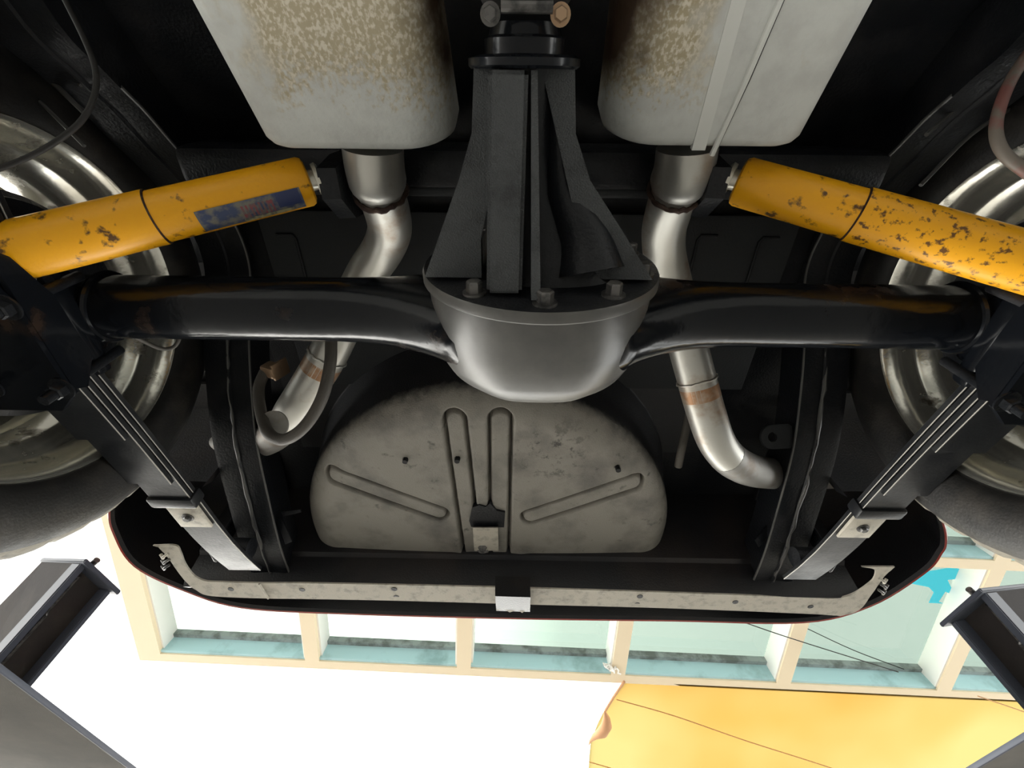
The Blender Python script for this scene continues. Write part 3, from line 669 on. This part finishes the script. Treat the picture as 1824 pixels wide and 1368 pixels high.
# --- wheels -----------------------------------------------------------------------
for s in (-1, 1):
    bm = bmesh.new()
    prof_r = [(.566, .204), (.562, .2005), (.565, .1965), (.575, .192), (.585, .187), (.600, .186), (.606, .182), (.618, .168), (.630, .1635), (.668, .162), (.678, .170), (.690, .173), (.712, .172), (.722, .160), (.728, .146), (.726, .135)]
    lathe(bm, prof_r, (0, 0, 0), (s, 0, 0), 96)
    vs = lathe(bm, [(.726, .135), (.718, .115), (.712, .09), (.712, .07)], (0, 0, 0), (s, 0, 0), 96)
    bmesh.ops.remove_doubles(bm, verts=bm.verts, dist=1e-5)
    kill = []
    for f in bm.faces:
        c = f.calc_center_median(); r = math.hypot(c.y, c.z)
        if .088 < r < .134 and (math.degrees(math.atan2(c.z, c.y)) % 72) > 30: kill.append(f)
    bmesh.ops.delete(bm, geom=kill, context='FACES')
    lathe(bm, [(.712, .07), (.72, .03), (.72, .001)], (0, 0, 0), (s, 0, 0), 48)
    wheel = link('wheel', bm, RIM, C_, 'worn silver wheel rim seen from inside')
    bm = bmesh.new(); SEG = 144
    prof_t = [(.567, .200), (.560, .203), (.553, .212), (.5495, .226), (.5495, .240), (.553, .2545), (.5535, .256), (.556, .263), (.562, .274), (.570, .282), (.581, .2875), (.596, .290), (.600, .283), (.606, .283), (.610, .2905), (.640, .292), (.644, .284), (.652, .284), (.656, .292), (.686, .2915), (.690, .284), (.696, .284), (.700, .2895), (.716, .287), (.728, .281), (.737, .270), (.745, .245), (.745, .225), (.735, .205)]
    vs = lathe(bm, prof_t, (0, 0, 0), (s, 0, 0), SEG)
    for k, lp in enumerate(vs):
        if k % 4 == 0:
            for i in (9, 10, 11, 22, 23, 24):
                v = lp[i]; r = math.hypot(v.co.y, v.co.z); v.co.y *= (r - .006) / r; v.co.z *= (r - .006) / r
    bm.verts.index_update()
    for f in bm.faces:
        c = f.calc_center_median(); f.material_index = 1 if math.hypot(c.y, c.z) > .270 else 0
    link('tyre', bm, [RUB, TREAD], wheel, angle=40)
    bm = bmesh.new(); lathe(bm, [(.577, .02), (.577, .108), (.580, .118), (.590, .121), (.594, .128), (.604, .128), (.607, .120), (.66, .119), (.672, .10), (.675, .02)], (0, 0, 0), (s, 0, 0), 64); drum = link('brake_drum', bm, BLK, wheel)
    bm = bmesh.new(); tube(bm, [(s * .56, 0, 0), (s * .60, 0, 0)], .052, 32); link('hub_flange', bm, BLKG, wheel)

# --- shock absorbers ---------------------------------------------------------------
for s in (-1, 1):
    if s < 0: a, b = at(-70, 470, D=.418), at(552, 322, D=.505)
    else: a, b = at(1900, 489, D=.418), at(1313, 322, D=.505)
    d = (b - a).normalized(); Ln = (b - a).length; R_ = .0262
    split = (.52 if s < 0 else .60) * Ln
    bm = bmesh.new(); prof = [(-.004, .012), (0, .022), (.004, R_ + .0008), (split - .001, R_ + .0012), (split, R_ - .0004)]
    lathe(bm, prof, a, d, 48); sh = link('shock_absorber', bm, YELD if s > 0 else YEL, C_, 'yellow shock absorber with rust specks' + (' and a worn blue sticker' if s < 0 else ' and no sticker'))
    bm = bmesh.new(); lathe(bm, [(split, R_ - .0006), (Ln - .006, R_ - .0006), (Ln - .002, R_ - .0025), (Ln, R_ - .007), (Ln, .002)], a, d, 48); link('dust_tube', bm, YEL, sh)
    bm = bmesh.new(); lathe(bm, [(split - .0012, R_ + .0014), (split, R_ + .0006), (split + .0004, R_ - .0002)], a, d, 48); link('sleeve_edge', bm, HEAT, sh)
    bm = bmesh.new(); lathe(bm, [(Ln - .001, .004), (Ln - .001, .011), (Ln + .006, .011), (Ln + .006, .016), (Ln + .010, .017), (Ln + .0125, .014), (Ln + .0125, .003)], a, d, 32); link('top_bushing', bm, ZINC, sh)
    bm = bmesh.new(); tube(bm, [a + d * (Ln + .01), a + d * (Ln + .035)], .006, 12); link('stud', bm, BOLT, sh)
    bm = bmesh.new(); lathe(bm, [(-.012, .012), (-.012, .02), (.012, .02), (.012, .012)], a - d * .018, Vector((0, 1, .2)), 28, close=True); link('lower_eye', bm, BLKG, sh)
    # bracket of the upper mount on the cross member
    m_ = a + d * (Ln + .016)
    bm = bmesh.new(); prism(bm, [m_ + q for q in (Vector((0, .02, -.018)), Vector((0, -.012, -.018)), Vector((0, -.02, .03)), Vector((0, -.02, .16)), Vector((0, .06, .16)), Vector((0, .05, .02)))], Vector((-s * .02, 0, .004))); link('shock_mount', bm, BLK, C_)
    if s < 0:
        # worn sticker wrapped on the sleeve, with print
        u, v, _ = frame_axes(d)
        ang0 = max(range(720), key=lambda k: (u * math.cos(math.radians(k / 2)) + v * math.sin(math.radians(k / 2))).dot((CAM - (a + d * Ln * .8)).normalized() - UP * .95))
        A0 = math.radians(ang0 / 2)
        m = bpy.data.materials.new('worn_blue_sticker'); m.use_nodes = True; nn_ = m.node_tree.nodes; ll = m.node_tree.links; bs_ = nn_['Principled BSDF']; bs_.inputs['Roughness'].default_value = .5
        t = nn_.new('ShaderNodeTexCoord'); z = nn_.new('ShaderNodeTexNoise'); z.inputs['Scale'].default_value = 120; z.inputs['Detail'].default_value = 5; ll.new(t.outputs['Object'], z.inputs['Vector'])
        mp = nn_.new('ShaderNodeMapRange'); mp.inputs['From Min'].default_value = .42; mp.inputs['From Max'].default_value = .62; ll.new(z.outputs['Fac'], mp.inputs['Value'])
        x = nn_.new('ShaderNodeMix'); x.data_type = 'RGBA'; x.inputs[6].default_value = (.03, .048, .115, 1); x.inputs[7].default_value = (.17, .16, .13, 1); ll.new(mp.outputs[0], x.inputs[0]); ll.new(x.outputs[2], bs_.inputs['Base Color'])
        S0, S1 = Ln - .118, Ln - .014
        def patch(name, s0, s1, a0, a1, rr, m, parent, na=12):
            bm = bmesh.new(); rws = []
            for i in range(9):
                ss = s0 + (s1 - s0) * i / 8
                rws.append([a + d * ss + (u * math.cos(A0 + a0 + (a1 - a0) * k / na) + v * math.sin(A0 + a0 + (a1 - a0) * k / na)) * rr for k in range(na + 1)])
            loft(bm, rws, closed=False, caps=False); return link(name, bm, m, parent)
        up_sign = 1 if (u * math.cos(A0 + .3) + v * math.sin(A0 + .3)).dot(UP) > (u * math.cos(A0 - .3) + v * math.sin(A0 - .3)).dot(UP) else -1
        hi_, lo_ = .42 * up_sign, -.55 * up_sign
        patch('sticker', S0, S1, lo_, hi_, R_ + .0004, m, sh)
        cr = mat('worn_cream_print', (.33, .30, .17), .6, c2=(.10, .10, .09), ns=150, lo=.45, hi=.6); rd = mat('worn_red_print', (.22, .05, .06), .6, c2=(.12, .11, .10), ns=160, lo=.45, hi=.62); dk = mat('dark_blue_print', (.018, .03, .10), .5)
        patch('sticker_print', S0 + .040, S1 - .012, lo_ * .98, lo_ * .62, R_ + .0007, cr, sh)
        patch('sticker_print', S0 + .078, S1 - .002, lo_ * .4, hi_ * .96, R_ + .0007, dk, sh)
        for k in range(4):           # worn letter strokes
            s0 = S0 + .042 + k * .0085
            patch('sticker_print', s0, s0 + .0022, lo_ * .55, hi_ * .55, R_ + .0009, rd, sh, 6)
            patch('sticker_print', s0 + .0042, s0 + .0062, lo_ * .55, hi_ * .55, R_ + .0009, rd, sh, 6)
            patch('sticker_print', s0, s0 + .006, hi_ * .2 if k % 2 else lo_ * .5, hi_ * .5 if k % 2 else lo_ * .2, R_ + .0009, rd, sh, 6)

# --- mufflers and tailpipes -----------------------------------------------------------
TS = math.tan(math.radians(19)); MY = -.158
def mplane(x, y, z0):
    d = ray(x, y); nn_ = Vector((0, -TS, 1)); o = Vector((0, MY, z0)); t = (o - CAM).dot(nn_) / d.dot(nn_); return CAM + d * t
FD = Vector((0, -1, -TS)).normalized(); MU = Vector((0, -TS, 1)).normalized()
for s, px in ((-1, ((478, 283), (808, 262), (320, 0), (765, 0))), (1, ((1076, 262), (1425, 272), (1112, 0), (1576, 0)))):
    q = [mplane(x, y, .028) for x, y in px]
    rl, rr = q[0], q[1]; wd = (rr - rl).length; cx = (rl.x + rr.x) / 2
    fl, fr = q[2], q[3]; Lv = abs(fl.y - rl.y) / abs(FD.y)
    bm = bmesh.new(); loops = []
    hgt = .105; ci = .046; co = .022
    def section(k, f):
        # f: inset at the rounded rear end ; k: metres forwards
        g = k / Lv
        xl = rl.x + (fl.x - rl.x) * g + f; xr = rr.x + (fr.x - rr.x) * g - f
        base = Vector((0, rl.y * .5 + rr.y * .5, rl.z * .5 + rr.z * .5)) + FD * k + MU * f * .8
        h = hgt - 1.6 * f; pts = []
        cl = (co if s < 0 else ci); crr = (ci if s < 0 else co)
        def arc(cx_, ch, r, a0, a1):
            for j in range(9):
                aa = a0 + (a1 - a0) * j / 8; pts.append(Vector((cx_ + r * math.cos(aa), base.y, base.z)) + MU * (ch + r * math.sin(aa)) - Vector((0, 0, 0)))
        arc(xl + cl, cl, cl, math.pi, 1.5 * math.pi); arc(xr - crr, crr, crr, 1.5 * math.pi, 2 * math.pi)
        arc(xr - .03, h - .03, .03, 0, math.pi / 2); arc(xl + .03, h - .03, .03, math.pi / 2, math.pi); return pts
    for k, f in ((0, .014), (.0015, .007), (.005, .0025), (.011, .0), (.03, 0), (.08, 0), (.13, 0), (.3, 0), (.5, 0)): loops.append(section(k, f))
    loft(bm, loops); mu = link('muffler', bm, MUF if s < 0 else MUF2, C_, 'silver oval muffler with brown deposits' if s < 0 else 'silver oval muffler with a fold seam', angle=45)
    if s > 0:
        bm = bmesh.new(); tube(bm, [mplane(x, y, .0275) for x, y in ((1268, 276), (1330, 140), (1392, -5), (1425, -80))], .0028, 8); link('fold_seam', bm, SEAMW, mu)
        bm = bmesh.new(); tube(bm, [mplane(x + 5, y, .0278) for x, y in ((1270, 268), (1330, 140), (1392, -5), (1425, -80))], .0013, 8); link('seam_gap', bm, BLK, mu)
        bm = bmesh.new(); st = [mplane(x, y, .0272) for x, y in ((1232, 268), (1256, 268), (1330, 0), (1354, -90), (1326, -90), (1303, 0))]; prism(bm, st, MU * .006); link('pressed_band', bm, SEAMW, mu)
    # outlet stub, bend and tailpipe
    if s < 0:
        pts = [(664, 262, .50), (668, 300, .515), (676, 335, .535), (690, 378, .57), (694, 412, .60), (680, 448, .635), (652, 490, .66), (618, 560, .675), (588, 625, .685), (556, 680, .70), (524, 730, .72), (500, 765, .765), (452, 790, .86), (345, 797, .97), (250, 795, 1.02), (150, 800, 1.05)]
    else:
        pts = [(1224, 262, .50), (1218, 300, .515), (1205, 335, .535), (1190, 378, .57), (1182, 415, .60), (1184, 455, .63), (1196, 505, .655), (1218, 590, .675), (1238, 665, .685), (1256, 730, .695), (1278, 790, .715), (1312, 826, .75), (1362, 842, .83), (1450, 846, .93), (1540, 845, .98), (1640, 850, 1.02)]
    P3 = [at(*p[:2], D=p[2]) for p in pts]
    path = smooth_path(P3, 6)
    bm = bmesh.new(); tube(bm, path[:13], [.0335] * 11 + [.0325, .030], 28); link('outlet_stub', bm, STEEL, mu)
    bm = bmesh.new(); tube(bm, path[12:66], .0285, 28); tp = link('tailpipe', bm, STEEL, C_, 'bare steel tailpipe arching over the axle')
    bm = bmesh.new(); tube(bm, path[63:], .0288, 28); link('tail_end', bm, STEELD, tp)  # darker steel paints in the shadow over the end of the pipe
    bm = bmesh.new(); c0 = path[13]; t0 = (path[14] - path[12]).normalized(); uu_, vv_, _ = frame_axes(t0)
    tube(bm, [c0 + t0 * random.uniform(-.0015, .0015) + (uu_ * math.cos(t) + vv_ * math.sin(t)) * .0305 for t in [2 * math.pi * k / 40 for k in range(41)]], [random.uniform(.0025, .0042) for _ in range(41)], 8); link('weld_ring', bm, HEAT, tp)
    ji = 49; c0 = path[ji]; t0 = (path[ji + 1] - path[ji - 1]).normalized(); uu_, vv_, _ = frame_axes(t0)
    bm = bmesh.new(); tube(bm, [c0 + t0 * random.uniform(-.001, .001) + (uu_ * math.cos(t) + vv_ * math.sin(t)) * .0292 for t in [2 * math.pi * k / 40 for k in range(41)]], [random.uniform(.0014, .0024) for _ in range(41)], 8); link('weld_ring', bm, STEEL, tp)
    bm = bmesh.new(); tube(bm, path[50:53], .0287, 24, caps=False); link('heat_band', bm, HEATB, tp)

# --- hoses and small fittings ------------------------------------------------------------
def hose(name, pts, r, m, label, parent=C_):
    bm = bmesh.new(); tube(bm, smooth_path([at(*p[:2], D=p[2]) for p in pts], 8), r, 12); return link(name, bm, m, parent, label)
bh = hose('brake_hose', ((592, 560, .62), (590, 600, .62), (588, 650, .615), (573, 710, .61), (542, 760, .61), (505, 783, .62), (476, 768, .64), (463, 725, .67), (461, 690, .69), (472, 662, .70)), .0082, HOSE, 'looped grey rubber brake hose')
bm = bmesh.new(); fp = at(484, 659, D=.70); box(bm, fp, (.026, .02, .022), .004, Matrix.Rotation(.4, 3, 'Y')); box(bm, fp + Vector((.012, 0, .003)), (.005, .028, .03), .002, Matrix.Rotation(.4, 3, 'Y')); link('brass_fitting', bm, BRASS, bh)
bm = bmesh.new(); fp = at(487, 757, D=.655); tube(bm, [fp, fp + FW * .004], .021, 24); link('hose_disc', bm, STEELD, C_)
hose('brake_cable', ((100, -30, .40), (118, 5, .40), (150, 70, .395), (170, 125, .39), (168, 170, .385), (145, 215, .38), (100, 252, .375), (50, 280, .37), (-10, 304, .37)), .0023, WIRE, 'thin black brake cable curving past the wheel rim')
hose('brake_cable', ((1850, 70, .42), (1808, 130, .41), (1783, 185, .40), (1774, 235, .395), (1790, 275, .39), (1840, 315, .385)), .0048, HOSER, 'red brown hose curving past the wheel rim')
hose('brake_cable', ((222, 590, .52), (250, 605, .54), (283, 620, .56), (305, 620, .57), (318, 606, .57), (320, 575, .57)), .0024, HOSE, 'short looped cable under the axle tube')
hose('fuel_line', ((1228, 735, .80), (1222, 765, .80), (1214, 800, .80), (1208, 830, .82)), 0.007, HOSE, 'short grey pipe beside the spare well')

# ------------------------------------------------------------------ lift
for s in (-1, 1):
    if s < 0: q0 = ((143, 1004), (74, 1001), (196, 1054)); q1 = ((-71, 1243), (-140, 1222), (-21, 1310))
    else: q0 = ((1757, 1056), (1842, 1046), (1695, 1110)); q1 = ((1982, 1306), (2067, 1290), (1906, 1358))
    dd = (1.0, 1.085, 1.045)
    T0, T1, T2 = [at(*p, D=d_) for p, d_ in zip(q0, dd)]; B0, B1, B2 = [at(*p, D=d_) for p, d_ in zip(q1, dd)]
    W_ = .112; Ln = (T0 - B0).length; off = 0.0; a_dir = (T0 - B0).normalized(); s2 = (T2 - T0).normalized()
    root = empty('lift_arm', B0)
    tag(root, ('dark steel lift arm beside the white roof sheet, its grey sleeve below' if s < 0 else 'dark steel lift arm in front of the roof panes and yellow awning'), 'lift arm', 'lift arms beside the rear wheels')
    def corner(p, q, back):
        f = back / Ln; t_ = T0 + (T1 - T0) * (p / W_) + (T2 - T0) * (q / W_); b_ = B0 + (B1 - B0) * (p / W_) + (B2 - B0) * (q / W_)
        return t_ + (b_ - t_) * f
    # outer face, back face and the recessed inner channel
    bm = bmesh.new(); hull8(bm, [corner(0, 0, 0), corner(0, .01, 0), corner(W_, .01, off), corner(W_, 0, off), corner(0, 0, Ln), corner(0, .01, Ln), corner(W_, .01, Ln), corner(W_, 0, Ln)]); link('arm_side', bm, LIFT, root)
    bm = bmesh.new(); hull8(bm, [corner(.022, 0.01, 0), corner(.022, W_, 0), corner(W_, W_, 0), corner(W_, .01, off), corner(.022, 0.01, Ln), corner(.022, W_, Ln), corner(W_, W_, Ln), corner(W_, .01, Ln)]); link('arm_tube', bm, LIFT, root)
    bm = bmesh.new(); hull8(bm, [corner(-.003, -.002, 0), corner(-.003, .016, 0), corner(.02, .016, 0), corner(.02, -.002, 0), corner(-.003, -.002, Ln), corner(-.003, .016, Ln), corner(.02, .016, Ln), corner(.02, -.002, Ln)]); bmesh.ops.bevel(bm, geom=list(bm.edges), offset=.002, segments=2, affect='EDGES'); link('upper_flange', bm, LIFTB, root)
    bm = bmesh.new(); tube(bm, [corner(.018, .032, .012), corner(.018, .032, .12), corner(.016, .034, .125), corner(.018, .034, Ln)], .0045, 10); link('guide_rod', bm, BOLT, root)
    bm = bmesh.new(); hull8(bm, [corner(0, W_ - .01, 0), corner(0, W_ + .004, 0), corner(.05, W_ + .004, 0), corner(.05, W_ - .01, 0), corner(0, W_ - .01, Ln), corner(0, W_ + .004, Ln), corner(.05, W_ + .004, Ln), corner(.05, W_ - .01, Ln)]); bmesh.ops.bevel(bm, geom=list(bm.edges), offset=.002, segments=2, affect='EDGES'); link('lower_flange', bm, LIFTB, root)
    bm = bmesh.new(); hull8(bm, [corner(-.012, -.006, -.012), corner(-.012, W_ + .014, -.012), corner(W_, W_ + .014, -.012), corner(W_ + .005, -.004, off - .012), corner(-.012, -.006, 0), corner(-.012, W_ + .014, 0), corner(W_, W_ + .014, 0), corner(W_ + .005, -.004, off)]); bmesh.ops.bevel(bm, geom=list(bm.edges), offset=.002, segments=2, affect='EDGES'); link('end_plate', bm, LIFTB, root)
    bm = bmesh.new(); p0 = corner(.01, .03, -.008); tube(bm, [p0, p0 + a_dir * .03 + s2 * .004], .007, 12); link('stop_pin', bm, BOLT, root)
    # wide grey sleeve plate that carries the arm
    X0 = s * .872; z0 = -.133 if s < 0 else -.165
    bm = bmesh.new(); box(bm, (X0 + s * .30, 1.05, z0 + .004), (.60, 1.10, .008), .002); link('sleeve_plate', bm, LIFTG, root)
    bm = bmesh.new(); box(bm, (X0 + s * .002, 1.05, z0 + .004), (.006, 1.10, .009), .002); link('plate_edge', bm, LIFTB, root)
